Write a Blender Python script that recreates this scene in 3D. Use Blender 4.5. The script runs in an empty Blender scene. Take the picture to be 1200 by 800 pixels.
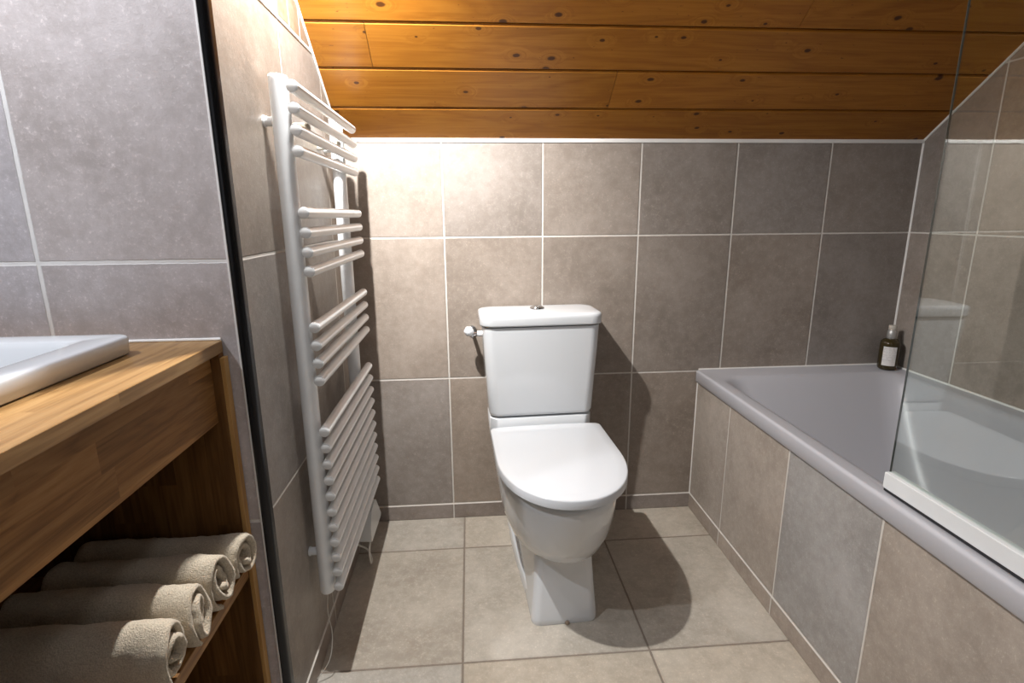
import bpy, bmesh, math, random
from mathutils import Vector, Matrix, noise
random.seed(4)
S = bpy.context.scene
COL = S.collection
# ------------------------------------------------------------------ camera
cam = bpy.data.cameras.new('camera'); cam_o = bpy.data.objects.new('camera', cam); COL.objects.link(cam_o)
cam.sensor_width = 36; cam.lens = 18.878; cam.clip_start = 0.01
rt = (0.99696283, -0.07751008, -0.00756951); fw = (0.0737048, 0.97045492, -0.22974954); up = (0.02515377, 0.22849384, 0.97322035)
cam_o.matrix_world = Matrix(((rt[0], up[0], -fw[0], 0.0855), (rt[1], up[1], -fw[1], -1.8543), (rt[2], up[2], -fw[2], 1.1233), (0, 0, 0, 1)))
S.camera = cam_o
# ------------------------------------------------------------------ light
w = bpy.data.worlds.new('world'); S.world = w; w.use_nodes = True
w.node_tree.nodes['Background'].inputs[0].default_value = (0.8, 0.85, 1, 1)
w.node_tree.nodes['Background'].inputs[1].default_value = 0.01
S.view_settings.view_transform = 'Standard'; S.view_settings.look = 'None'
S.view_settings.gamma = 1; S.view_settings.use_curve_mapping = False
S.view_settings.exposure = 0.0
def lamp(name, kind, loc, power, col, size=0.03, aim=None, **kw):
    l = bpy.data.lights.new(name, kind); l.energy = power; l.color = col
    if kind in ('POINT', 'SPOT'): l.shadow_soft_size = size
    if kind == 'AREA': l.size = size
    for k, v in kw.items(): setattr(l, k, v)
    o = bpy.data.objects.new(name, l); COL.objects.link(o); o.location = loc
    if aim is not None:
        o.rotation_euler = (Vector(aim) - Vector(loc)).to_track_quat('-Z', 'Y').to_euler()
    return o
AL = (-0.228, -0.712, 1.835)
lamp('ceiling_spot_lamp', 'SPOT', AL, 96, (1.0, 0.99, 0.97), 0.014, (0.12, -0.6, 0.0), spot_size=math.radians(160), spot_blend=0.95)
lamp('ceiling_spot_beam', 'SPOT', AL, 100, (1.0, 0.99, 0.98), 0.014, (-0.12, 0.0, 1.34), spot_size=math.radians(84), spot_blend=1.0)
lamp('ceiling_downlight_lamp', 'SPOT', (-0.30, -1.06, 2.04), 9, (0.92, 0.94, 1.0), 0.03, (0.05, -1.06, 0.5), spot_size=math.radians(150), spot_blend=0.5)
lamp('mirror_lamp', 'SPOT', (-0.87, -1.235, 1.907), 39, (0.90, 0.93, 1.0), 0.025, (0.35, -1.05, 0.2), spot_size=math.radians(130), spot_blend=0.9)
lamp('front_fill_light', 'AREA', (0.1, -2.85, 1.35), 1.6, (0.88, 0.93, 1.0), 0.9, (0.1, 0.0, 0.9))  # added soft fill from behind the camera, no actual doorway
lamp('room_lamp', 'SPOT', (0.45, -1.80, 2.25), 7, (0.92, 0.94, 1.0), 0.12, (0.1, -0.9, 0.5), spot_size=math.radians(120), spot_blend=0.6)
# ------------------------------------------------------------------ helpers
def obj(name, bm, mat=None, parent=None, smooth=False, angle=35):
    me = bpy.data.meshes.new(name)
    bmesh.ops.recalc_face_normals(bm, faces=bm.faces)
    bm.to_mesh(me); bm.free()
    if smooth:
        for p in me.polygons: p.use_smooth = True
        try: me.set_sharp_from_angle(angle=math.radians(angle))
        except Exception: pass
    o = bpy.data.objects.new(name, me); COL.objects.link(o)
    if mat: me.materials.append(mat)
    if parent: o.parent = parent
    return o
def tag(o, label=None, cat=None, group=None, kind=None):
    if label: o['label'] = label
    if cat: o['category'] = cat
    if group: o['group'] = group
    if kind: o['kind'] = kind
    return o
def empty(name, loc=(0, 0, 0), rz=0):
    o = bpy.data.objects.new(name, None); COL.objects.link(o)
    o.empty_display_size = 0.05; o.location = loc; o.rotation_euler = (0, 0, rz); return o
def struct(name, bm, mat, **k): return tag(obj(name, bm, mat, **k), kind='structure')
def box(bm, a, b, bev=0.0, seg=2):
    r = bmesh.ops.create_cube(bm, size=1)
    vs = r['verts']
    for v in vs:
        v.co = Vector([(a[i] + b[i]) / 2 + v.co[i] * (b[i] - a[i]) for i in range(3)])
    if bev > 0:
        es = {e for v in vs for e in v.link_edges}
        bmesh.ops.bevel(bm, geom=list(es), offset=bev, segments=seg, affect='EDGES', profile=0.5)
    return vs
def bx(a, b, bev=0.0, seg=2):
    bm = bmesh.new(); box(bm, a, b, bev, seg); return bm
def frame_of(d):
    d = d.normalized(); u = Vector((0, 0, 1)) if abs(d.z) < 0.9 else Vector((1, 0, 0))
    a = d.cross(u).normalized(); return a, d.cross(a).normalized()
def tube(bm, pts, r, n=14, caps=True):
    pts = [Vector(p) for p in pts]; rings = []
    rs = r if isinstance(r, (list, tuple)) else [r] * len(pts)
    a = None
    for i, p in enumerate(pts):
        d = (pts[min(i + 1, len(pts) - 1)] - pts[max(i - 1, 0)])
        if a is None: a, b = frame_of(d)
        else:
            dn = d.normalized(); a = (a - dn * a.dot(dn)).normalized(); b = dn.cross(a)
        rings.append([bm.verts.new(p + (a * math.cos(2 * math.pi * k / n) + b * math.sin(2 * math.pi * k / n)) * rs[i]) for k in range(n)])
    bridge(bm, rings, caps)
def bridge(bm, rings, caps=True, closed=True):
    for A, B in zip(rings, rings[1:]):
        n = len(A)
        for k in range(n if closed else n - 1):
            bm.faces.new((A[k], A[(k + 1) % n], B[(k + 1) % n], B[k]))
    if caps:
        bm.faces.new(rings[0]); bm.faces.new(rings[-1])
def loft(bm, rings, caps=True):
    R = [[bm.verts.new(p) for p in r] for r in rings]
    bridge(bm, R, caps); return R
def spl(p, n=8):
    p = [Vector(q) for q in p]; out = []
    for i in range(len(p) - 1):
        a, b, c, d = p[max(i - 1, 0)], p[i], p[i + 1], p[min(i + 2, len(p) - 1)]
        for k in range(n):
            t = k / n
            out.append(0.5 * ((2 * b) + (c - a) * t + (2 * a - 5 * b + 4 * c - d) * t * t + (3 * b - a - 3 * c + d) * t ** 3))
    out.append(p[-1]); return out
def rrect(x0, y0, x1, y1, r, z, n=7):
    out = []
    for cx, cy, a0 in ((x1 - r, y1 - r, 0), (x0 + r, y1 - r, 90), (x0 + r, y0 + r, 180), (x1 - r, y0 + r, 270)):
        for k in range(n + 1):
            a = math.radians(a0 + 90 * k / n); out.append(Vector((cx + r * math.cos(a), cy + r * math.sin(a), z)))
    return out
# ------------------------------------------------------------------ node helper
class NT:
    def __init__(s, name):
        s.m = bpy.data.materials.new(name); s.m.use_nodes = True; s.t = s.m.node_tree
        s.b = s.t.nodes['Principled BSDF']
    def n(s, kind, **kw):
        o = s.t.nodes.new(kind)
        for k, v in kw.items(): setattr(o, k, v)
        return o
    def set(s, sock, v):
        if hasattr(v, 'is_output') or isinstance(v, bpy.types.NodeSocket): s.t.links.new(v, sock)
        else: sock.default_value = v
    def math(s, op, *a):
        o = s.n('ShaderNodeMath', operation=op)
        for i, v in enumerate(a): s.set(o.inputs[i], v)
        return o.outputs[0]
    def obj(s): return s.n('ShaderNodeTexCoord').outputs['Object']
    def sep(s, v):
        o = s.n('ShaderNodeSeparateXYZ'); s.set(o.inputs[0], v); return o.outputs
    def comb(s, x=0.0, y=0.0, z=0.0):
        o = s.n('ShaderNodeCombineXYZ')
        for i, v in enumerate((x, y, z)): s.set(o.inputs[i], v)
        return o.outputs[0]
    def noise(s, v, scale, detail=3, rough=0.55, dist=0.0):
        o = s.n('ShaderNodeTexNoise'); s.set(o.inputs['Vector'], v)
        o.inputs['Scale'].default_value = scale; o.inputs['Detail'].default_value = detail
        o.inputs['Roughness'].default_value = rough; o.inputs['Distortion'].default_value = dist
        return o.outputs['Fac']
    def white(s, v, col=False):
        o = s.n('ShaderNodeTexWhiteNoise', noise_dimensions='3D'); s.set(o.inputs['Vector'], v)
        return o.outputs['Color'] if col else o.outputs['Value']
    def ramp(s, f, stops, interp='LINEAR'):
        o = s.n('ShaderNodeValToRGB'); o.color_ramp.interpolation = interp; s.set(o.inputs[0], f)
        e = o.color_ramp.elements
        while len(e) < len(stops): e.new(0.5)
        for i, (p, c) in enumerate(stops): e[i].position = p; e[i].color = (*c, 1) if len(c) == 3 else c
        return o.outputs[0]
    def mr(s, v, a, b, c=0.0, d=1.0, smooth=False):
        o = s.n('ShaderNodeMapRange', interpolation_type='SMOOTHSTEP' if smooth else 'LINEAR'); s.set(o.inputs[0], v)
        for i, x in zip((1, 2, 3, 4), (a, b, c, d)): s.set(o.inputs[i], x)
        return o.outputs[0]
    def mix(s, f, a, b, mode='MIX'):
        o = s.n('ShaderNodeMix', data_type='RGBA', blend_type=mode); s.set(o.inputs[0], f)
        for i, v in ((6, a), (7, b)):
            s.set(o.inputs[i], (*v, 1) if isinstance(v, tuple) and len(v) == 3 else v)
        return o.outputs[2]
    def bump(s, h, strength=0.5, dist=0.001, nrm=None):
        o = s.n('ShaderNodeBump'); s.set(o.inputs['Height'], h)
        o.inputs['Strength'].default_value = strength; o.inputs['Distance'].default_value = dist
        if nrm is not None: s.set(o.inputs['Normal'], nrm)
        return o.outputs[0]
    def scale(s, v, k):
        o = s.n('ShaderNodeVectorMath', operation='MULTIPLY'); s.set(o.inputs[0], v); o.inputs[1].default_value = k; return o.outputs[0]
    def out(s, **kw):
        for k, v in kw.items():
            sock = s.b.inputs[k.replace('_', ' ')]
            s.set(sock, (*v, 1) if isinstance(v, tuple) and len(v) == 3 else v)
        return s.m
def plain(name, col, rough=0.4, metal=0.0, bump=0.0, bscale=80, **kw):
    t = NT(name); c = t.obj()
    f = t.noise(c, 14, 3)
    t.out(Base_Color=t.mix(t.mr(f, 0.3, 0.7, 0, 1), tuple(x * 0.96 for x in col), tuple(min(1, x * 1.03) for x in col)), Roughness=rough, Metallic=metal, **kw)
    if bump: t.out(Normal=t.bump(t.noise(c, bscale, 3), bump, 0.001))
    return t.m
def tile_mat(name, U, V, u0, wu, v0, hv, base, seed=0.0, gw=0.0042, grout=(0.62, 0.58, 0.53), var=0.10, special=None, rough=0.42, vmax=None):
    t = NT(name); c = t.obj(); xyz = t.sep(c); ax = dict(X=0, Y=1, Z=2)
    u = t.math('DIVIDE', t.math('SUBTRACT', xyz[ax[U]], u0), wu)
    v = t.math('DIVIDE', t.math('SUBTRACT', xyz[ax[V]], v0), hv)
    iu, iv = t.math('FLOOR', u), t.math('FLOOR', v)
    fu, fv = t.math('SUBTRACT', u, iu), t.math('SUBTRACT', v, iv)
    du = t.math('MULTIPLY', t.math('MINIMUM', fu, t.math('SUBTRACT', 1.0, fu)), wu)
    dv = t.math('MULTIPLY', t.math('MINIMUM', fv, t.math('SUBTRACT', 1.0, fv)), hv)
    d = t.math('MINIMUM', du, dv)
    jag = t.math('MULTIPLY', t.math('SUBTRACT', t.noise(c, 70, 4, 0.7), 0.5), 0.0028)
    d2 = t.math('ADD', d, jag)
    mask = t.mr(d2, gw * 0.5, gw * 0.5 + 0.0012, 0, 1, True)          # 1 = tile
    cell = t.comb(iu, iv, seed)
    rnd = t.white(cell)
    rnd2 = t.white(t.comb(iu, iv, seed + 7.3))
    off = t.n('ShaderNodeVectorMath', operation='MULTIPLY_ADD'); t.set(off.inputs[0], t.white(cell, True)); off.inputs[1].default_value = (9, 9, 9); t.set(off.inputs[2], c)
    p = off.outputs[0]
    cloud = t.noise(p, 4.5, 5, 0.62, 0.3)
    mid = t.noise(p, 38, 8, 0.78)
    fine = t.noise(p, 170, 3, 0.75)
    warm = tuple(base); dark = tuple(x * y for x, y in zip(base, (0.74, 0.72, 0.70))); light = tuple(min(1, x * y) for x, y in zip(base, (1.28, 1.30, 1.33)))
    col = t.ramp(cloud, [(0.22, dark), (0.52, warm), (0.80, light)])
    col = t.mix(t.mr(mid, 0.45, 0.68, 0.0, 0.5), col, light)
    col = t.mix(t.mr(mid, 0.50, 0.30, 0.0, 0.32), col, dark)
    speck = t.math('MULTIPLY', t.mr(fine, 0.55, 0.66, 0, 1), t.mr(mid, 0.42, 0.62, 0, 1))
    col = t.mix(t.math('MULTIPLY', speck, 0.6), col, tuple(min(1, x * 1.7) for x in base))
    hue = t.mix(rnd2, (1.04, 0.995, 0.95), (0.95, 0.99, 1.06))
    col = t.mix(1.0, col, hue, 'MULTIPLY')
    br = t.mr(rnd, 0, 1, 1 - var, 1 + var)
    col = t.mix(1.0, col, t.comb(br, br, br), 'MULTIPLY')
    if special:                                                       # one differently coloured tile: (column, multiplier)
        k = t.math('LESS_THAN', t.math('ABSOLUTE', t.math('SUBTRACT', iu, special[0])), 0.5)
        col = t.mix(k, col, t.mix(1.0, col, special[1], 'MULTIPLY'))
    # slightly darker rim of every tile
    col = t.mix(t.mr(d2, 0.002, 0.010, 0.22, 0.0), col, dark)
    gcol = t.mix(t.noise(c, 35, 4), tuple(x * 0.82 for x in grout), tuple(min(1, x * 1.12) for x in grout))
    col = t.mix(mask, gcol, col)
    h = t.math('ADD', t.math('MULTIPLY', t.mr(d2, gw * 0.4, 0.004, 0, 1, True), 1.0), t.math('ADD', t.math('MULTIPLY', fine, 0.22), t.math('MULTIPLY', mid, 0.55)))
    t.out(Base_Color=col, Roughness=t.mr(mask, 0, 1, 0.85, rough), Normal=t.bump(h, 0.8, 0.0016))
    t.b.inputs['Specular IOR Level'].default_value = 0.38
    return t.m
def wood_mat(name, axis, lo, mid_, hi, scale=1.0, rough=0.4, staves=None, knots=False, seed=0.0, boards=None):
    """axis: grain direction index; staves=(axisU, width, length): finger-jointed strips"""
    t = NT(name); c = t.obj(); xyz = t.sep(c)
    if staves:
        a, wd, ln = staves
        ia = t.math('FLOOR', t.math('DIVIDE', xyz[a], wd))
        sh = t.white(t.comb(ia, seed, 3.1))
        ib = t.math('FLOOR', t.math('ADD', t.math('DIVIDE', xyz[axis], ln), t.math('MULTIPLY', sh, 5.0)))
        rnd = t.white(t.comb(ia, ib, seed), True)
    else:
        rnd = t.white(t.comb(t.math('FLOOR', boards(t, xyz)) if boards else 0.0, seed, 0.0), True)
    off = t.n('ShaderNodeVectorMath', operation='MULTIPLY_ADD'); t.set(off.inputs[0], rnd); off.inputs[1].default_value = (7, 7, 7); t.set(off.inputs[2], c)
    sc = [11.0 * scale] * 3; sc[axis] = 1.1 * scale
    p = t.scale(off.outputs[0], tuple(sc))
    if knots:
        vo = t.n('ShaderNodeTexVoronoi', feature='F1', voronoi_dimensions='2D')
        t.set(vo.inputs['Vector'], t.scale(off.outputs[0], (7.5, 15.0, 0.0))); vo.inputs['Scale'].default_value = 1.0
        dist = vo.outputs['Distance']
        kr = t.white(vo.outputs['Color'])
        size = t.mr(kr, 0.28, 1.0, 0.0, 0.125)
        kd = t.math('DIVIDE', dist, t.math('MAXIMUM', size, 0.001))
        wob = t.math('ADD', kd, t.math('MULTIPLY', t.noise(c, 60, 3), 0.5))
        knot = t.mr(wob, 0.75, 1.25, 1, 0, True)
        halo = t.math('MULTIPLY', t.mr(dist, 0.03, 0.35, 1.0, 0.0, True), t.mr(kr, 0.35, 0.8, 0.0, 1.0))
        pv = t.n('ShaderNodeVectorMath', operation='ADD'); t.set(pv.inputs[0], p); t.set(pv.inputs[1], t.comb(0.0, t.math('MULTIPLY', halo, 0.9), t.math('MULTIPLY', halo, 0.9)))
        p = pv.outputs[0]
    g1 = t.noise(p, 1.6, 4, 0.55, 0.7)
    rings = t.math('FRACT', t.math('MULTIPLY', g1, 5.0))
    rr = t.math('ABSOLUTE', t.math('SUBTRACT', rings, 0.5))
    sc2 = [190.0] * 3; sc2[axis] = 5.0
    fib = t.noise(t.scale(off.outputs[0], tuple(sc2)), 1.0, 3, 0.6)
    f = t.math('ADD', t.math('MULTIPLY', rr, 0.55), t.math('ADD', t.math('MULTIPLY', fib, 0.55), t.math('MULTIPLY', g1, 0.35)))
    col = t.ramp(f, [(0.28, lo), (0.58, mid_), (0.90, hi)])
    br = t.mr(t.sep(rnd)[0], 0, 1, 0.86 if staves else 0.90, 1.12 if staves else 1.08)
    col = t.mix(1.0, col, t.comb(br, br, br), 'MULTIPLY')
    if knots:
        col = t.mix(t.math('MULTIPLY', knot, 0.92), col, (0.055, 0.016, 0.004))
        pin = t.noise(t.scale(off.outputs[0], (60, 160, 160)), 1.0, 2)
        col = t.mix(t.mr(pin, 0.71, 0.75, 0, 0.75), col, (0.12, 0.035, 0.008))
    t.out(Base_Color=col, Roughness=rough, Normal=t.bump(f, 0.25, 0.0006))
    t.b.inputs['Specular IOR Level'].default_value = 0.28
    return t.m
# ------------------------------------------------------------------ key dimensions (metres)
XL, XT, XR, YN = -0.3222, 0.9195, 1.6641, -0.8949
W, H, HS, ZT, SL = 1 / 3, 0.4951, 0.0601, 1.3533, 0.7415
ZC = ZT + 0.0101
YB = -2.95; XN = -1.05; ZTOP = 2.45
YTOP = -(ZTOP - ZC) / SL
TILE = (0.273, 0.231, 0.194)
M_back = tile_mat('tile_back', 'X', 'Z', 0.0, W, HS, H, TILE, 1.0)
M_side = tile_mat('tile_left', 'Y', 'Z', -0.5184, W, HS, H, (0.25, 0.216, 0.185), 2.0)
M_right = tile_mat('tile_right', 'Y', 'Z', -0.2638, W, HS, H, TILE, 3.0)
M_near = tile_mat('tile_niche', 'X', 'Z', -0.633, 0.322, HS, H, (0.50, 0.468, 0.472), 4.0, gw=0.0064, grout=(0.80, 0.78, 0.76), var=0.06)
M_panel = tile_mat('tile_bath_panel', 'Y', 'Z', -0.2598, W, HS, 1.2, (0.34, 0.295, 0.25), 5.0, var=0.05, special=(-2, (0.95, 1.06, 1.20)))
M_floor = tile_mat('tile_floor', 'X', 'Y', 0.0404, 0.4929, -0.1978, 0.4929, (0.425, 0.383, 0.318), 6.0, gw=0.0042, grout=(0.25, 0.205, 0.165), var=0.05, rough=0.48)
M_skb = tile_mat('skirting_back', 'X', 'Z', 0.0, W, -0.002, 0.062, (0.27, 0.222, 0.185), 8.0, gw=0.0040)
M_sks = tile_mat('skirting_side', 'Y', 'Z', -0.5184, W, -0.002, 0.062, (0.27, 0.222, 0.185), 9.0)
M_skp = tile_mat('skirting_panel', 'Y', 'Z', -0.2598, W, -0.002, 0.062, (0.32, 0.27, 0.225), 10.0)
M_grout = plain('white_caulk', (0.80, 0.78, 0.75), 0.6, bump=0.3)
M_paint = plain('white_paint', (0.36, 0.35, 0.34), 0.7, bump=0.2)
M_black = plain('black_metal_trim', (0.018, 0.018, 0.02), 0.25, 0.6)
# ------------------------------------------------------------------ setting
struct('floor', bx((XN, YB, -0.1), (XR, 0, 0.0)), M_floor)
struct('wall_back', bx((XL - 0.05, 0, -0.1), (XR + 0.1, 0.1, 2.6)), M_back)
# left wall is a thick block whose front end is the tiled return wall facing the camera
bm = bx((XN - 0.1, YN + 0.0005, -0.1), (XL, 0.0, 2.6))
o = struct('wall_left', bm, M_side)
o.data.materials.append(M_near)
for p in o.data.polygons:
    if p.normal.y < -0.5: p.material_index = 1
struct('wall_right', bx((XR, YB, -0.1), (XR + 0.1, 0, 2.6)), M_right)
struct('wall_niche', bx((XN - 0.1, YB, -0.1), (XN, YN, 2.6)), M_paint)
struct('wall_behind', bx((XN - 0.1, YB - 0.1, -0.1), (XR + 0.1, YB, 2.6)), M_paint)
# baseboards
struct('baseboard_back', bx((XL, -0.0035, 0.0), (XT, 0.001, HS - 0.001), 0.0008, 1), M_skb)
struct('baseboard_left', bx((XL - 0.001, YN, 0.0), (XL + 0.0035, -0.003, HS - 0.001), 0.0008, 1), M_sks)
struct('baseboard_right', bx((XT - 0.0035, -1.9, 0.0), (XT + 0.001, -0.003, HS - 0.001), 0.0008, 1), M_skp)
# mosaic band on the left wall above the third tile row
def mosaic_mat():
    t = NT('mosaic_band'); c = t.obj(); x, y, z = t.sep(c)
    u = t.math('DIVIDE', t.math('SUBTRACT', y, -0.5184), 0.0833); v = t.math('DIVIDE', t.math('SUBTRACT', z, 1.549), 0.0833)
    iu, iv = t.math('FLOOR', u), t.math('FLOOR', v)
    fu, fv = t.math('SUBTRACT', u, iu), t.math('SUBTRACT', v, iv)
    d = t.math('MINIMUM', t.math('MINIMUM', fu, t.math('SUBTRACT', 1.0, fu)), t.math('MINIMUM', fv, t.math('SUBTRACT', 1.0, fv)))
    d = t.math('ADD', d, t.math('MULTIPLY', t.math('SUBTRACT', t.noise(c, 60), 0.5), 0.03))
    r = t.white(t.comb(iu, iv, 2.0))
    col = t.ramp(r, [(0.0, (0.13, 0.075, 0.04)), (0.33, (0.30, 0.25, 0.19)), (0.55, (0.48, 0.45, 0.41)), (0.75, (0.20, 0.13, 0.08))], 'CONSTANT')
    col = t.mix(t.mr(t.noise(c, 45, 5), 0.4, 0.7, 0, 0.25), col, (0.45, 0.41, 0.36))
    m = t.mr(d, 0.035, 0.06, 0, 1, True)
    t.out(Base_Color=t.mix(m, (0.72, 0.69, 0.64), col), Roughness=0.5, Normal=t.bump(m, 0.6, 0.0012))
    return t.m
struct('trim_1', bx((XL - 0.001, YN + 0.03, HS + 3 * H), (XL + 0.0015, 0, HS + 3 * H + 0.17)), mosaic_mat())
# ceiling of lacquered pine boards, sloping up from the back wall
c1 = 1 / math.hypot(1, SL); dy, dz = -c1, SL * c1
CN = Vector((0, -SL * c1, -c1))           # into the room
def cpt(x, d, off=0.0): return Vector((x, d * dy, ZC + d * dz)) + CN * off
def cboards(t, xyz):
    d = t.math('DIVIDE', t.math('SUBTRACT', t.math('DIVIDE', t.math('MULTIPLY', xyz[1], -1.0), c1), 0.1251), 0.137)
    x0 = t.math('GREATER_THAN', xyz[0], 0.0)
    jx = t.math('ADD', t.math('GREATER_THAN', xyz[0], -0.169), t.math('MULTIPLY', 1.0, t.math('GREATER_THAN', xyz[0], 0.52)))
    jx = t.math('ADD', jx, t.math('GREATER_THAN', xyz[0], 0.978))
    k = t.math('FLOOR', d)
    # only the board that has a joint there changes
    a = t.math('MULTIPLY', t.math('COMPARE', k, 1.0, 0.1), t.math('GREATER_THAN', xyz[0], -0.169))
    b = t.math('MULTIPLY', t.math('COMPARE', k, 0.0, 0.1), t.math('GREATER_THAN', xyz[0], 0.52))
    e = t.math('MULTIPLY', t.math('COMPARE', k, 2.0, 0.1), t.math('GREATER_THAN', xyz[0], 0.978))
    return t.math('ADD', k, t.math('MULTIPLY', t.math('ADD', t.math('ADD', a, b), e), 40.0))
M_ceil = wood_mat('pine_ceiling', 0, (0.27, 0.092, 0.008), (0.37, 0.142, 0.015), (0.45, 0.190, 0.026), 0.8, 0.33, knots=True, seed=3.0, boards=cboards)
M_gap = plain('board_gap', (0.03, 0.012, 0.004), 0.8)
bm = bmesh.new()
x0, x1 = XL - 0.02, XR + 0.02
rows = [(-0.03, 0.1251)] + [(0.1251 + k * 0.137, 0.1251 + (k + 1) * 0.137) for k in range(12)]
joints = {0: [], 1: [0.52], 2: [-0.169], 3: [0.978], 4: [0.2], 5: [-0.1, 1.2], 6: [0.7]}
def board(bm, xa, xb, da, db, T=0.014, ch=0.0045, g=0.0012):
    # cross-section in (d, off), chamfered towards the room
    e = 0.0007
    prof = [(da + g, -T), (da + g, -ch), (da + g + ch, 0), (db - g - ch, 0), (db - g, -ch), (db - g, -T)]
    A = [bm.verts.new(cpt(xa + e, d, o_ + 0.0)) for d, o_ in prof]
    B = [bm.verts.new(cpt(xb - e, d, o_ + 0.0)) for d, o_ in prof]
    bridge(bm, [A, B])
for i, (da, db) in enumerate(rows):
    xs = [x0] + joints.get(i, []) + [x1]
    for a, b in zip(xs, xs[1:]): board(bm, a, b, da, db)
ceil = struct('ceiling', bm, M_ceil)
ceil.data.materials.append(M_gap)
bm = bmesh.new(); dmax = rows[-1][1]
vs = [cpt(x0 - .2, -0.03, -0.0135), cpt(x1 + .2, -0.03, -0.0135), cpt(x1 + .2, dmax, -0.0135), cpt(x0 - .2, dmax, -0.0135)]
vs += [v - CN * 0.03 for v in vs]
V = [bm.verts.new(v) for v in vs]
bridge(bm, [V[:4], V[4:]])
struct('ceiling_backing', bm, M_gap)
bm = bx((XN - 0.1, YB - 0.1, cpt(0, dmax).z), (XR + 0.1, cpt(0, dmax).y + 0.02, cpt(0, dmax).z + 0.05))
struct('ceiling_flat', bm, M_paint)
# sloped ceiling over the basin niche continues (painted)
bm = bmesh.new()
vs = [cpt(XN - .1, 0, 0.0), cpt(XL - 0.02, 0, 0.0), cpt(XL - 0.02, dmax, 0.0), cpt(XN - .1, dmax, 0.0)]
vs += [v - CN * 0.03 for v in vs]; V = [bm.verts.new(v) for v in vs]; bridge(bm, [V[:4], V[4:]])
struct('ceiling_niche', bm, M_paint)
# white caulk lines
struct('trim_2', bx((XL, -0.004, ZT - 0.0005), (XR, 0.001, ZC + 0.002), 0.0012, 1), M_grout)
def rod(pts, r, n=8):
    bm = bmesh.new(); tube(bm, pts, r, n); return bm
struct('trim_3', rod([cpt(XL + 0.0015, 0.0, 0.001), cpt(XL + 0.0015, 1.0, 0.001)], 0.0042), M_grout, smooth=True)
struct('trim_4', rod([cpt(XR - 0.001, 0.0, 0.001), cpt(XR - 0.001, 1.0, 0.001)], 0.0045), M_grout, smooth=True)
struct('trim_5', rod([(XR - 0.0005, -0.0005, 0.5), (XR - 0.0005, -0.0005, ZT)], 0.0042), M_grout, smooth=True)
struct('trim_6', rod([(XT - 0.0005, -0.0005, HS - 0.005), (XT - 0.0005, -0.0005, 0.515)], 0.0026), M_grout, smooth=True)
# black metal edge profile on the outer corner + its white grout line
bm = bmesh.new(); r = 0.013; cx, cy = XL + 0.0108 - r, YN - 0.002 + r
prof = [(cx + r * math.sin(a), cy - r * math.cos(a)) for a in [math.radians(90 * k / 8) for k in range(9)]]
prof = [(XL - 0.0025, YN - 0.002), ] + prof + [(XL + 0.0108, YN + 0.022), (XL - 0.0025, YN + 0.022)]
loft(bm, [[Vector((p[0], p[1], z)) for p in prof] for z in (0.0, 2.4)])
struct('trim_7', bm, M_black, smooth=True, angle=50)
struct('trim_8', bx((XL - 0.0065, YN - 0.0022, 0.0), (XL - 0.0022, YN + 0.004, 2.4), 0.001, 1), M_grout)
# ------------------------------------------------------------------ bath panel (tiled wall carrying the tub) and bathtub
struct('wall_bath_panel', bx((XT, -1.95, 0.0), (XT + 0.02, 0.0, 0.5135)), M_panel)
M_acr = NT('bath_acrylic')
M_acr = M_acr.out(Base_Color=M_acr.mix(M_acr.noise(M_acr.obj(), 5), (0.42, 0.415, 0.44), (0.45, 0.445, 0.47)), Roughness=0.34)
tub = empty('bathtub', (1.29, -0.85, 0.0)); Lc = Vector((-1.29, 0.85, 0.0))
tag(tub, 'grey white acrylic bathtub along the right wall, set behind a tiled panel', 'bathtub')
bm = bmesh.new()
zr = 0.560; tx0, tx1, ty0, ty1 = 0.9085, XR - 0.0025, -1.80, -0.0025
rings = []
rings.append(rrect(tx0 + .004, ty0, tx1, ty1, 0.004, 0.514))
rings.append(rrect(tx0, ty0, tx1, ty1, 0.004, 0.518))
rings.append(rrect(tx0, ty0, tx1, ty1, 0.004, zr - 0.012))
rings.append(rrect(tx0, ty0, tx1, ty1, 0.004, zr - 0.008))
for k in range(1, 6):
    a = math.radians(90 * k / 5); q = 0.007 * (1 - math.cos(a))
    rings.append(rrect(tx0 + q, ty0, tx1 - q * 0.2, ty1 - q * 0.2, 0.004 + q, zr - 0.008 + 0.008 * math.sin(a)))
rings.append(rrect(tx0 + 0.0085, ty0, tx1 - 0.002, ty1 - 0.002, 0.012, zr - 0.0001))
ix0, ix1, iy0, iy1 = 0.963, 1.618, -1.66, -0.085
rings.append(rrect(ix0 - 0.014, iy0 - 0.014, ix1 + 0.012, iy1 + 0.012, 0.075, zr - 0.0035))
steps = [(0.0, 0.0, 0.0, -0.007), (0.008, 0.008, 0.012, -0.017), (0.013, 0.012, 0.03, -0.035), (0.030, 0.026, 0.10, -0.14), (0.050, 0.04, 0.17, -0.25), (0.070, 0.055, 0.23, -0.33), (0.095, 0.075, 0.28, -0.375), (0.14, 0.12, 0.33, -0.395), (0.2, 0.2, 0.42, -0.40)]
for dxl, dxr, dyb, dzz in steps:
    rings.append(rrect(ix0 + dxl, iy0 + dyb * 0.6, ix1 - dxr, iy1 - dyb, 0.075 + dyb * 0.12, zr + dzz))
rings = [[p + Lc for p in r_] for r_ in rings]
R_ = [[bm.verts.new(p) for p in r_] for r_ in rings]
bridge(bm, R_, caps=False); bm.faces.new(R_[-1])
tubm = obj('tub_shell', bm, M_acr, tub, True, 50)
# white silicone bead round the tub
struct('trim_9', rod([(tx0 + 0.01, -0.001, zr + 0.001), (XR - 0.002, -0.001, zr + 0.001)], 0.003), M_grout, smooth=True)
struct('trim_10', rod([(XR - 0.001, -0.003, zr + 0.001), (XR - 0.001, -1.8, zr + 0.001)], 0.0042), M_grout, smooth=True)
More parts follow.
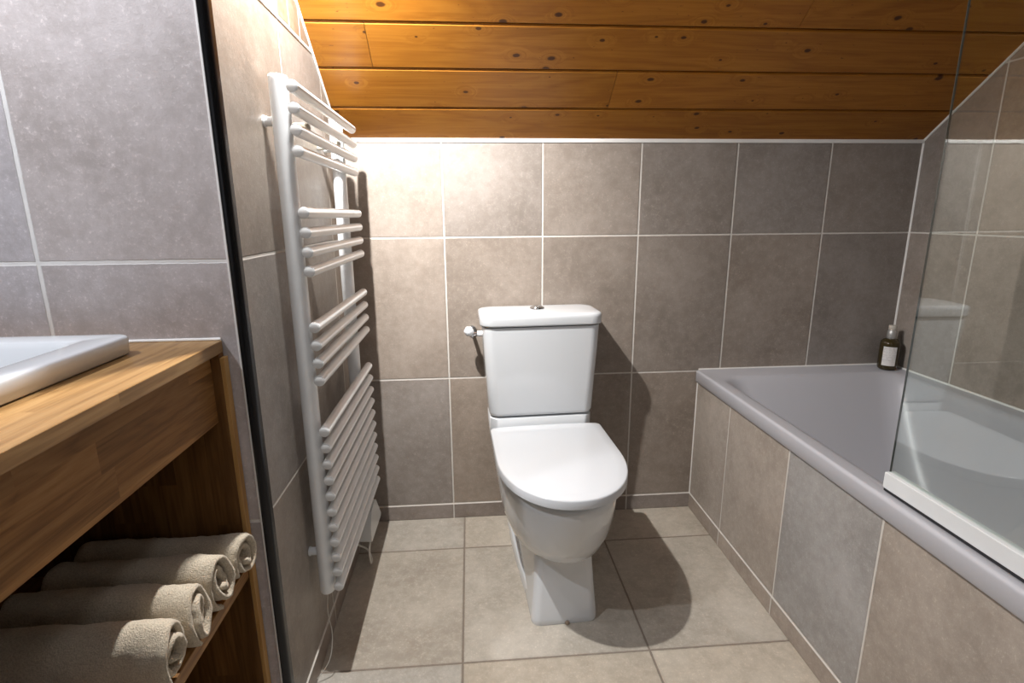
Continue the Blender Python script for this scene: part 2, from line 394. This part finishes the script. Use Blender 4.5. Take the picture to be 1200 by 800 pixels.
# ------------------------------------------------------------------ glass screen
def glass_mat(name, tint=(0.93, 0.965, 0.95)):
    t = NT(name); nt = t.t; nt.nodes.remove(t.b)
    tr = t.n('ShaderNodeBsdfTransparent'); tr.inputs[0].default_value = (*tint, 1)
    gl = t.n('ShaderNodeBsdfGlossy'); gl.inputs['Roughness'].default_value = 0.0
    fr = t.n('ShaderNodeFresnel'); fr.inputs['IOR'].default_value = 1.5
    nz = t.noise(t.obj(), 3, 2); bf = t.n('ShaderNodeNewGeometry').outputs['Backfacing']
    t.set(fr.inputs['IOR'], t.mr(bf, 0, 1, t.mr(nz, 0, 1, 1.74, 1.76), 1 / 1.75))
    mx = t.n('ShaderNodeMixShader'); nt.links.new(fr.outputs[0], mx.inputs[0]); nt.links.new(tr.outputs[0], mx.inputs[1]); nt.links.new(gl.outputs[0], mx.inputs[2])
    nt.links.new(mx.outputs[0], nt.nodes['Material Output'].inputs[0]); return t.m
M_white_metal = plain('white_coated_metal', (0.66, 0.67, 0.67), 0.3)
M_rubber = plain('black_rubber', (0.012, 0.012, 0.014), 0.6)
scr = empty('shower_screen', (0.94, -1.3, 0.56)); Ls = Vector((-0.94, 1.3, -0.56))
tag(scr, 'clear glass bath screen with white bottom rail standing on the bath rim', 'shower screen')
def pb(a, b, off, bev=0.0, seg=2):
    return bx(Vector(a) + off, Vector(b) + off, bev, seg)
obj('glass_pane', pb((0.9380, -1.72, 0.575), (0.9420, -0.9, 1.98), Ls), glass_mat('clear_glass'), scr)
obj('edge_seal', pb((0.9379, -0.9001, 0.601), (0.9421, -0.8995, 1.98), Ls), plain('dark_glass_edge', (0.09, 0.10, 0.09), 0.2), scr)
obj('bottom_rail', pb((0.929, -1.72, 0.5665), (0.951, -0.898, 0.601), Ls, 0.0015, 2), M_white_metal, scr)
obj('rubber_seal', pb((0.931, -1.72, 0.5605), (0.949, -0.9, 0.5668), Ls), M_rubber, scr)
# ------------------------------------------------------------------ toilet
def ceramic(name, col=(0.71, 0.73, 0.75), rough=0.07):
    t = NT(name); c = t.obj()
    t.out(Base_Color=t.mix(t.noise(c, 6), tuple(x * 0.985 for x in col), col), Roughness=rough)
    t.b.inputs['Coat Weight'].default_value = 0.3; t.b.inputs['Coat Roughness'].default_value = 0.03
    return t.m
M_cer = ceramic('toilet_ceramic'); M_seat = ceramic('seat_plastic', (0.67, 0.69, 0.715), 0.16)
M_chrome = plain('chrome', (0.75, 0.76, 0.78), 0.08, 1.0)
M_gapd = plain('shadow_gap', (0.05, 0.05, 0.055), 0.7)
toi = empty('toilet', (0.311, -0.19, 0.0), math.radians(2.4)); toi_off = 0.19
tag(toi, 'white close-coupled ceramic toilet with closed lid against the tiled back wall', 'toilet')
def Dring(hw, yb, yf, z, rb=0.03, nose=0.5, n=12, dx=0.0, pw=2.0):
    """D outline: straight back at yb, rounded front reaching yf; local y"""
    out = []; ys = yf + (yb - yf) * nose      # where the front curve starts
    for k in range(2 * n + 1):
        a = math.pi * k / (2 * n)             # right side -> front -> left side
        ca, sa = math.cos(a), math.sin(a)
        e = 2.0 / pw
        out.append(Vector((dx + hw * math.copysign(abs(ca) ** e, ca), ys + (yf - ys) * abs(sa) ** e, z)))
    for k in range(5):                         # left back corner
        a = math.radians(180 - 90 * k / 4); out.append(Vector((dx - hw + rb + rb * math.cos(a), yb - rb + rb * math.sin(a), z)))
    for k in range(5):
        a = math.radians(90 - 90 * k / 4); out.append(Vector((dx + hw - rb + rb * math.cos(a), yb - rb + rb * math.sin(a), z)))
    return out
o_ = toi_off
def rr(x0, y0, x1, y1, r, z, n=7): return [p + Vector((0, o_, 0)) for p in rrect(x0, y0, x1, y1, r, z, n)]
def bulge(ring, amt, hw):                    # convex front
    out = []
    for p in ring:
        q = p.copy()
        t = max(0.0, 1 - (q.x / hw) ** 2)
        if q.y < -0.02 : q.y -= amt * t
        out.append(q)
    return out
# cistern body
bm = bmesh.new(); rings = []
for z, hw, yf in ((0.4755, 0.150, -0.160), (0.4745, 0.165, -0.178), (0.4775, 0.1715, -0.186), (0.487, 0.1745, -0.188), (0.60, 0.181, -0.190), (0.70, 0.1875, -0.193), (0.775, 0.1905, -0.195)):
    rings.append(bulge(rr(-hw, yf, hw, -0.012, 0.034, z), 0.012, hw))
R_ = loft(bm, rings)
obj('cistern', bm, M_cer, toi, True, 60)
# cistern lid
bm = bmesh.new(); rings = []
for z, g in ((0.7795, -0.010), (0.7788, -0.002), (0.780, 0.002), (0.784, 0.003), (0.803, 0.003), (0.810, 0.0022), (0.8138, -0.001), (0.8160, -0.007), (0.8170, -0.022), (0.8185, -0.07)):
    rings.append(bulge(rr(-0.1965 - g, -0.199 - g, 0.1965 + g, -0.008 + min(g, 0), 0.044 + min(g, 0) * .4, z), 0.012, 0.194))
loft(bm, rings); lid = obj('cistern_lid', bm, M_cer, toi, True, 60)
# flush button
bm = bmesh.new()
def lathe(bm, prof, n=28, c=(0, 0, 0)):
    rings = [[Vector((c[0] + r * math.cos(2 * math.pi * k / n), c[1] + r * math.sin(2 * math.pi * k / n), c[2] + z)) for k in range(n)] for r, z in prof]
    return loft(bm, rings)
lathe(bm, [(0.024, 0), (0.024, 0.002), (0.022, 0.0045), (0.019, 0.005), (0.0185, 0.0035), (0.018, 0.0062), (0.012, 0.009), (0.004, 0.0103)], c=(-0.003, 0.095, 0.8195))
obj('flush_button', bm, M_chrome, lid, True, 40)
# bowl: neck under the cistern + pan + pedestal (one ceramic piece)
bm = bmesh.new()
rings = []
for z, g in ((0.30, -0.03), (0.40, 0.0), (0.466, 0.0), (0.4695, -0.004), (0.470, -0.012)):
    rings.append(bulge(rr(-0.172 - g, -0.186 - g, 0.172 + g, -0.03, 0.035, z), 0.006, 0.17))
loft(bm, rings)
pan = [  # z, half width, back y, front y
    (0.166, 0.050, -0.28, -0.46), (0.170, 0.084, -0.25, -0.520), (0.186, 0.116, -0.22, -0.568), (0.216, 0.142, -0.18, -0.608), (0.262, 0.160, -0.13, -0.638),
    (0.32, 0.171, -0.09, -0.658), (0.37, 0.176, -0.06, -0.670), (0.396, 0.177, -0.05, -0.674), (0.404, 0.174, -0.052, -0.671), (0.407, 0.165, -0.06, -0.660)]
rings = []
for z, hw, yb, yf in pan:
    rings.append([p + Vector((0.007, o_, 0)) for p in Dring(hw, yb, yf, z, 0.05, 0.52)])
loft(bm, rings)
# pedestal foot
rings = []
for z, hw, yf, dx in ((0.0, 0.0935, -0.578, 0), (0.006, 0.0945, -0.579, 0), (0.018, 0.0943, -0.578, 0), (0.05, 0.0915, -0.571, 0.001), (0.10, 0.0875, -0.561, 0.002), (0.16, 0.0840, -0.548, 0.003), (0.24, 0.082, -0.53, 0.003), (0.32, 0.080, -0.51, 0.003)):
    rings.append([p + Vector((dx, 0, 0)) for p in rr(-hw, yf, hw, -0.05, 0.026, z)])
loft(bm, rings)
# rear foot flange: widens towards the wall
rings = []
for z, g in ((0.0, 0.0), (0.036, 0.0), (0.043, -0.004), (0.047, -0.014)):
    rings.append([Vector((x, y + o_, z)) for x, y in ((-0.090 - g, -0.50), (-0.1000 - g, -0.36), (-0.106 - g, -0.20), (-0.106 - g, -0.052), (0.106 + g, -0.052), (0.106 + g, -0.20), (0.100 + g, -0.36), (0.090 + g, -0.50))])
loft(bm, rings)
obj('bowl', bm, M_cer, toi, True, 55)
# outlet pipe and foot cap
bm = bmesh.new(); tube(bm, [(0.16, o_ - 0.19, 0.015), (0.16, o_ - 0.03, 0.015)], 0.017); tube(bm, [(0.09, o_ - 0.2, 0.018), (0.205, o_ - 0.2, 0.012)], 0.012)
obj('rubber_outlet', bm, M_rubber, toi, True)
bm = bmesh.new(); bmesh.ops.create_uvsphere(bm, u_segments=12, v_segments=8, radius=0.007)
for v in bm.verts: v.co += Vector((0.005, o_ - 0.5785, 0.004))
obj('foot_cap', bm, plain('tan_cap', (0.36, 0.27, 0.20), 0.5), toi, True)
# seat ring and lid
def dlid(z0, z1, grow, nm, mat, par, r=0.006, top=0.0):
    bm = bmesh.new(); rings = []
    hw, yb, yf = 0.1835 + grow, -0.200, -0.688 - grow
    pr = [(z0, -r * 0.6), (z0 + r * 0.5, 0.0), (z1 - r, 0.0), (z1 - r * 0.35, -r * 0.35), (z1, -r), (z1 + top * 0.4, -0.03), (z1 + top, -0.09)]
    for z, g in pr:
        rings.append([p + Vector((0.008, o_, 0)) for p in Dring(hw + g, yb, yf - g, z, 0.018, 0.53, n=14, pw=2.12)])
    loft(bm, rings); return obj(nm, bm, mat, par, True, 50)
seat = dlid(0.4100, 0.4150, -0.013, 'toilet_seat', M_seat, toi, 0.002)
dl = dlid(0.4175, 0.4440, 0.0, 'toilet_lid', M_seat, toi, 0.0038, 0.0015)
for s in (-1, 1):
    bm = bmesh.new(); tube(bm, [(s * 0.09 - 0.02, o_ - 0.203, 0.422), (s * 0.09 + 0.02, o_ - 0.203, 0.422)], 0.009)
    obj('lid_hinge', bm, M_seat, toi, True)
# water stop valve
vl = empty('water_valve', (0.085, -0.06, 0.73)); 
tag(vl, 'chrome water stop valve with white knob left of the toilet cistern', 'valve')
bm = bmesh.new()
tube(bm, [(0.0, 0.058, 0.0), (0.0, -0.012, 0.0)], 0.0065); tube(bm, [(-0.002, -0.004, 0.0), (0.024, -0.004, 0.0)], 0.0055)
tube(bm, [(0.0, 0.0595, 0.0), (0.0, 0.052, 0.0)], 0.017); tube(bm, [(0.0, -0.004, -0.012), (0.0, -0.004, 0.012)], 0.005)
tube(bm, [(-0.010, -0.012, -0.004), (0.012, -0.010, -0.003)], 0.003)
obj('valve_body', bm, M_chrome, vl, True)
bm = bmesh.new(); tube(bm, [(0.018, -0.004, 0), (0.036, -0.004, 0)], [0.010, 0.010], 12); obj('valve_nut', bm, M_seat, vl, True)
bm = bmesh.new(); bmesh.ops.create_uvsphere(bm, u_segments=20, v_segments=14, radius=0.0168)
for v in bm.verts:
    a = math.atan2(v.co.z, v.co.x); k = 1 + 0.05 * math.cos(6 * a); v.co = Vector((v.co.x * k, v.co.y * 1.1, v.co.z * k)) + Vector((-0.010, -0.024, 0.013))
obj('valve_knob', bm, M_seat, vl, True, 60)
# ------------------------------------------------------------------ towel radiator
M_rad = plain('radiator_enamel', (0.86, 0.875, 0.88), 0.25)
rad = empty('towel_radiator', (-0.28, -0.42, 0.2)); Lr = Vector((0.28, 0.42, -0.2))
tag(rad, 'tall white ladder towel radiator mounted on the left tiled wall', 'towel radiator')
for yy in (-0.668, -0.200):
    bm = bmesh.new(); rings = []
    for z, k in ((0.226, 0.93), (0.2275, 0.98), (0.230, 1.0), (0.236, 1.0), (1.384, 1.0), (1.390, 1.0), (1.3925, 0.98), (1.394, 0.93)):
        rings.append([Vector((0.0185 * k * math.cos(2 * math.pi * j / 24) - 0.285, yy + 0.0245 * k * math.sin(2 * math.pi * j / 24), z)) + Lr for j in range(24)])
    loft(bm, rings); obj('post', bm, M_rad, rad, True, 35)
zs = [1.37, 1.33, 1.29, 1.25, 1.13, 1.09, 1.05, 1.01, 0.89, 0.85, 0.81, 0.77] + [0.65 - 0.04 * k for k in range(11)]
bar0 = None
for i, z in enumerate(zs):
    if bar0 is None:
        bm = bmesh.new(); r = 0.0119
        tube(bm, [(0, -0.2762, 0), (0, -0.2760, 0), (0, -0.2748, 0), (0, -0.2747, 0), (0, -0.2738, 0), (0, -0.270, 0), (0, 0.270, 0), (0, 0.2752, 0), (0, 0.276, 0)], [r * 0.74, r * 0.80, r * 0.80, r * 0.95, r, r, r, r, r * 0.92], 24)
        bar0 = obj('rail_bar', bm, M_rad, rad, True, 35); c = bar0
    else:
        c = bar0.copy(); COL.objects.link(c); c.parent = rad
    c.location = Vector((-0.252, -0.421, z)) + Lr
for yy, z in ((-0.664, 1.31), (-0.664, 0.33), (-0.2, 1.31), (-0.2, 0.33)):
    bm = bmesh.new(); tube(bm, [Vector((-0.3225, yy, z)) + Lr, Vector((-0.3190, yy, z)) + Lr, Vector((-0.3185, yy, z)) + Lr, Vector((-0.29, yy, z)) + Lr], [0.0115, 0.0115, 0.0100, 0.0100])
    obj('wall_bracket', bm, M_rad, rad, True)
for yy in (-0.56, -0.27):      # hidden wall clips between the top bars
    bm = bx(Vector((-0.3225, yy - 0.012, 1.30)) + Lr, Vector((-0.262, yy + 0.012, 1.322)) + Lr, 0.002)
    obj('bar_clip', bm, plain('clip_beige', (0.42, 0.38, 0.30), 0.5), rad)
# heating element control on the foot of the rear post
hc = empty('radiator_control', (-0.278, -0.20, 0.09)); Lh = Vector((0.278, 0.20, -0.09))
tag(hc, 'small white electric control box low behind the radiator bars', 'control box')
bm = bmesh.new()
sec = [(-0.285, 0.099), (-0.110, 0.093), (-0.106, 0.100), (-0.180, 0.192), (-0.200, 0.200), (-0.262, 0.196), (-0.292, 0.150), (-0.292, 0.106)]
loft(bm, [[Vector((x, y * k + (1 - k) * -0.19, z)) + Lh for y, z in sec] for x, k in ((-0.318, 0.97), (-0.256, 0.99), (-0.2525, 0.97))])
obj('housing', bm, M_white_metal, hc, True, 40)
bm = bmesh.new(); tube(bm, [Vector((-0.275, -0.2, 0.195)) + Lh, Vector((-0.284, -0.2, 0.228)) + Lh], 0.010); obj('coupling', bm, M_rad, hc, True)
bm = bmesh.new(); tube(bm, spl([(-0.262, -0.272, 0.094), (-0.260, -0.305, 0.075), (-0.262, -0.285, 0.022), (-0.268, -0.24, 0.008), (-0.285, -0.22, 0.03), (-0.316, -0.225, 0.055), (-0.3195, -0.23, 0.085)]), 0.003, 8)
tag(obj('power_cable', bm, plain('cable_white', (0.75, 0.72, 0.66), 0.4), None, True), 'thin white cable looping under the radiator control box', 'cable')
bm = bmesh.new(); tube(bm, spl([(-0.284, -0.672, 0.235), (-0.289, -0.678, 0.17), (-0.280, -0.69, 0.11), (-0.288, -0.705, 0.05), (-0.3165, -0.72, 0.012)]), 0.0011, 6)
tag(obj('thin_cable', bm, plain('cable_beige', (0.55, 0.52, 0.47), 0.5), None, True), 'thin pale wire hanging from the foot of the near radiator post', 'cable')
# ------------------------------------------------------------------ vanity
OAK = ((0.13, 0.055, 0.015), (0.29, 0.14, 0.043), (0.40, 0.215, 0.078))
M_top = wood_mat('oak_worktop', 1, (0.19, 0.095, 0.030), (0.33, 0.185, 0.070), (0.44, 0.27, 0.115), 1.2, 0.33, staves=(0, 0.042, 0.42), seed=1.0)
M_fas = wood_mat('oak_fascia', 1, *OAK, 1.1, 0.6, staves=(2, 0.043, 0.34), seed=2.0)
M_gab = wood_mat('oak_gable', 2, (0.075, 0.030, 0.008), (0.165, 0.075, 0.022), (0.25, 0.125, 0.042), 1.1, 0.45, staves=(0, 0.06, 0.5), seed=5.0)
M_shelf = wood_mat('oak_shelf', 1, *OAK, 1.1, 0.45, staves=(0, 0.05, 0.4), seed=7.0)
M_edge = wood_mat('oak_edge', 2, (0.34, 0.17, 0.05), (0.50, 0.28, 0.095), (0.60, 0.36, 0.14), 1.1, 0.4, seed=9.0)
van = empty('vanity_unit', (-0.7, -1.5, 0)); Lv = Vector((0.7, 1.5, 0))
tag(van, 'open oak vanity unit with a thick wooden front under the washbasin', 'vanity unit')
yE = YN - 0.0012; yF = -2.35
bm = bmesh.new()
def ring_(x0, y0, x1, y1, z, r): return [p + Lv for p in rrect(x0, y0, x1, y1, r, z)]
wr = [ring_(XN + 0.002, yF, -0.354, yE, 0.8915, 0.002), ring_(XN + 0.002, yF, -0.354, yE, 0.911, 0.002), ring_(XN + 0.003, yF + .001, -0.355, yE - .001, 0.912, 0.002),
      ring_(-0.885, -1.705, -0.470, -0.983, 0.912, 0.02), ring_(-0.885, -1.705, -0.470, -0.983, 0.8915, 0.02)]
R_ = [[bm.verts.new(p) for p in r_] for r_ in wr]
bridge(bm, R_ + [R_[0]], caps=False)
obj('worktop', bm, M_top, van)
obj('front_apron', pb((-0.389, yF, 0.766), (-0.370, yE - 0.0185, 0.8905), Lv, 0.001), M_fas, van)
g = obj('side_panel', pb((XN + 0.02, yE - 0.018, 0.0), (-0.3548, yE - 0.0002, 0.8905), Lv, 0.0008), M_gab, van)
obj('panel_edge_strip', pb((-0.3547, yE - 0.0172, 0.001), (-0.3475, yE - 0.0004, 0.884), Lv, 0.0006), M_edge, van)
obj('side_panel', pb((XN + 0.02, yF, 0.0), (-0.355, yF + 0.018, 0.8905), Lv, 0.0008), M_gab, van)
obj('back_panel', pb((XN + 0.003, yF, 0.0), (XN + 0.018, yE - 0.002, 0.8905), Lv), M_gab, van)
obj('shelf', pb((XN + 0.02, yF + 0.019, 0.448), (-0.3545, yE - 0.019, 0.473), Lv, 0.001), M_shelf, van)
obj('shelf', pb((XN + 0.02, yF + 0.019, 0.08), (-0.3545, yE - 0.019, 0.105), Lv, 0.001), M_shelf, van)
struct('trim_11', rod([(XN, YN - 0.0005, 0.9135), (-0.356, YN - 0.0005, 0.9135)], 0.0032), M_grout, smooth=True)
# washbasin
bas = empty('washbasin', (-0.68, -1.32, 0.9123)); Lb = Vector((0.68, 1.32, -0.9123))
tag(bas, 'white rectangular ceramic washbasin with rounded edges on the oak worktop', 'washbasin')
bm = bmesh.new(); bxa = (-0.90, -1.72, -0.455, -0.968)
rings = []
def br_(g, z, r=0.022): return [p + Lb for p in rrect(bxa[0] + g, bxa[1] + g, bxa[2] - g, bxa[3] - g, max(r - g * .6, 0.006), z)]
for g_, z in ((0.005, 0.9128), (0.001, 0.916), (0.0, 0.937), (0.0008, 0.940), (0.003, 0.9422), (0.006, 0.943), (0.014, 0.9432), (0.045, 0.943)): rings.append(br_(g_, z))
for g_, z in ((0.050, 0.9405), (0.056, 0.934), (0.066, 0.91), (0.085, 0.87), (0.11, 0.852), (0.16, 0.845)): rings.append(br_(g_, z, 0.06))
loft(bm, rings, caps=False)
bm.verts.ensure_lookup_table()
bm.faces.new(list(bm.verts)[-32:])
M_bas = ceramic('basin_ceramic', (0.74, 0.76, 0.78), 0.08)
obj('basin_shell', bm, M_bas, bas, True, 50)
# towels
def towel_mat():
    t = NT('terry_towel'); c = t.obj()
    f = t.noise(c, 420, 3, 0.7); g = t.noise(c, 60, 4)
    t.out(Base_Color=t.mix(t.mr(f, 0.3, 0.7), (0.52, 0.43, 0.31), (0.80, 0.70, 0.55)), Roughness=0.95, Normal=t.bump(t.math('ADD', f, t.math('MULTIPLY', g, 0.8)), 1.0, 0.0035))
    t.b.inputs['Sheen Weight'].default_value = 0.3
    return t.m
M_tow = towel_mat()
def towel(name, y, z, a, b, seed, label, tuck):
    rnd = random.Random(seed); o0 = Vector((-0.56 - (0.006 if seed == 2 else 0.0), y, z))
    L0, L1 = -0.048 + rnd.uniform(-.010, .010), 0.221 + rnd.uniform(-.004, .004)
    turns = 2.1; N = 90; th = 0.0112
    cl = []
    for i in range(N + 1):
        t = i / N; ang = tuck + turns * 2 * math.pi * t; r = 0.20 + 0.80 * t ** 0.85
        wob = 1 + 0.22 * (1 - t) * math.sin(2 * ang + seed * 1.7) + 0.07 * (1 - t) * math.sin(5 * ang + seed)
        cl.append(Vector((0, (a - th / 2) * r * wob * math.cos(ang), (b - th / 2) * r * wob * math.sin(ang))))
    n2 = []
    for i, p in enumerate(cl):
        d = (cl[min(i + 1, N)] - cl[max(i - 1, 0)]).normalized(); n2.append(Vector((0, -d.z, d.y)))
    out = [p + n * th / 2 for p, n in zip(cl, n2)]; inn = [p - n * th / 2 * 0.8 for p, n in zip(cl, n2)]
    bm = bmesh.new(); rings = []
    NX = 46
    xs = [L0 + (L1 - L0) * i / NX for i in range(NX + 1)]
    for xi, x in enumerate(xs):
        ring = []
        e = min(1.0, (L1 - x) / 0.010, (x - L0) / 0.010); sh = 0.45 + 0.55 * math.sqrt(max(0, 1 - (1 - e) ** 2))
        sq = 1 + 0.03 * math.sin(x * 23 + seed * 2) 
        for j in range(N + 1):
            c_ = cl[j]; p = c_ + (out[j] - c_) * sh; ring.append(p)
        for j in range(N, -1, -1):
            c_ = cl[j]; p = c_ + (inn[j] - c_) * sh; ring.append(p)
        vv = []
        for j, p in enumerate(ring):
            jj = j if j <= N else 2 * N + 1 - j
            xo = 0.006 * math.sin(jj * 0.11 + seed) * max(0, (x - 0.1) / 0.12)
            q = Vector((x + xo, p.y * sq, p.z * sq))
            nv = noise.noise_vector(q * 26 + Vector((seed, 0, 0))) * 0.0030 + noise.noise_vector(q * 120 + Vector((seed, 0, 0))) * 0.0014
            q = q + nv
            if q.z < -b + 0.0015: q.z = -b + 0.0015
            vv.append(bm.verts.new(q))
        rings.append(vv)
    bridge(bm, rings, caps=False)
    for r_ in (rings[0], rings[-1]):
        n = len(r_)
        for j in range(N):
            bm.faces.new((r_[j], r_[j + 1], r_[n - 2 - j], r_[n - 1 - j]))
    o = obj(name, bm, M_tow, None, True, 180); o.location = o0
    tag(o, label, 'towel', 'rolled towels on the vanity shelf')
    return o
ZS = 0.4735
towel('rolled_towel', -0.9510, ZS + 0.0465, 0.0370, 0.0465, 1, 'beige rolled towel farthest back on the shelf, against the oak side panel', 3.2)
towel('rolled_towel', -1.0300, ZS + 0.0540, 0.0400, 0.0540, 2, 'second beige rolled towel from the back of the oak shelf', 3.9)
towel('rolled_towel', -1.1080, ZS + 0.0550, 0.0385, 0.0550, 3, 'third beige rolled towel from the back, just behind the nearest one', 3.5)
towel('rolled_towel', -1.1890, ZS + 0.0600, 0.0410, 0.0600, 5, 'nearest beige rolled towel at the bottom left corner of the photo', 3.7)
# ------------------------------------------------------------------ bottle
bt = empty('soap_bottle', (1.612, -0.055, zr + 0.0005)); 
tag(bt, 'small dark glass soap bottle with pale label on the bath corner', 'bottle')
def amber():
    t = NT('dark_olive_glass'); t.out(Base_Color=t.mix(t.noise(t.obj(), 20), (0.030, 0.022, 0.008), (0.055, 0.040, 0.015)), Roughness=0.06)
    return t.m
bm = bmesh.new()
lathe(bm, [(0.028, 0), (0.0305, 0.003), (0.032, 0.010), (0.032, 0.092), (0.0305, 0.101), (0.024, 0.109), (0.014, 0.1135), (0.0125, 0.119)], 32)
obj('bottle_body', bm, amber(), bt, True, 50)
bm = bmesh.new(); lathe(bm, [(0.0145, 0.113), (0.0155, 0.115), (0.0155, 0.139), (0.0145, 0.1405), (0.0115, 0.146)], 24)
obj('cap', bm, plain('brushed_silver', (0.50, 0.49, 0.47), 0.4, 0.6), bt, True, 40)
bm = bmesh.new(); lathe(bm, [(0.0125, 0.145), (0.0130, 0.146), (0.0130, 0.160), (0.0120, 0.1615)], 20)
obj('stopper', bm, plain('pale_stopper', (0.50, 0.46, 0.40), 0.5), bt, True, 40)
bm = bmesh.new(); A = []; B = []
for k in range(13):
    a = math.radians(196 + 78 * k / 12); A.append(bm.verts.new((0.0324 * math.cos(a), 0.0324 * math.sin(a), 0.016))); B.append(bm.verts.new((0.0324 * math.cos(a), 0.0324 * math.sin(a), 0.086)))
bridge(bm, [A, B], caps=False, closed=False)
def label_mat():
    t = NT('paper_label'); x, y, z = t.sep(t.obj())
    ln = t.math('MULTIPLY', t.mr(t.math('FRACT', t.math('MULTIPLY', z, 160.0)), 0.45, 0.55, 0, 1), t.math('MULTIPLY', t.math('GREATER_THAN', z, 0.03), t.math('LESS_THAN', z, 0.082)))
    nn = t.noise(t.scale(t.obj(), (300, 300, 160)), 1.0, 1)
    t.out(Base_Color=t.mix(t.math('MULTIPLY', ln, t.mr(nn, 0.45, 0.55, 0, 0.45)), (0.72, 0.70, 0.68), (0.35, 0.33, 0.32)), Roughness=0.6)
    return t.m
obj('label', bm, label_mat(), bt, True)
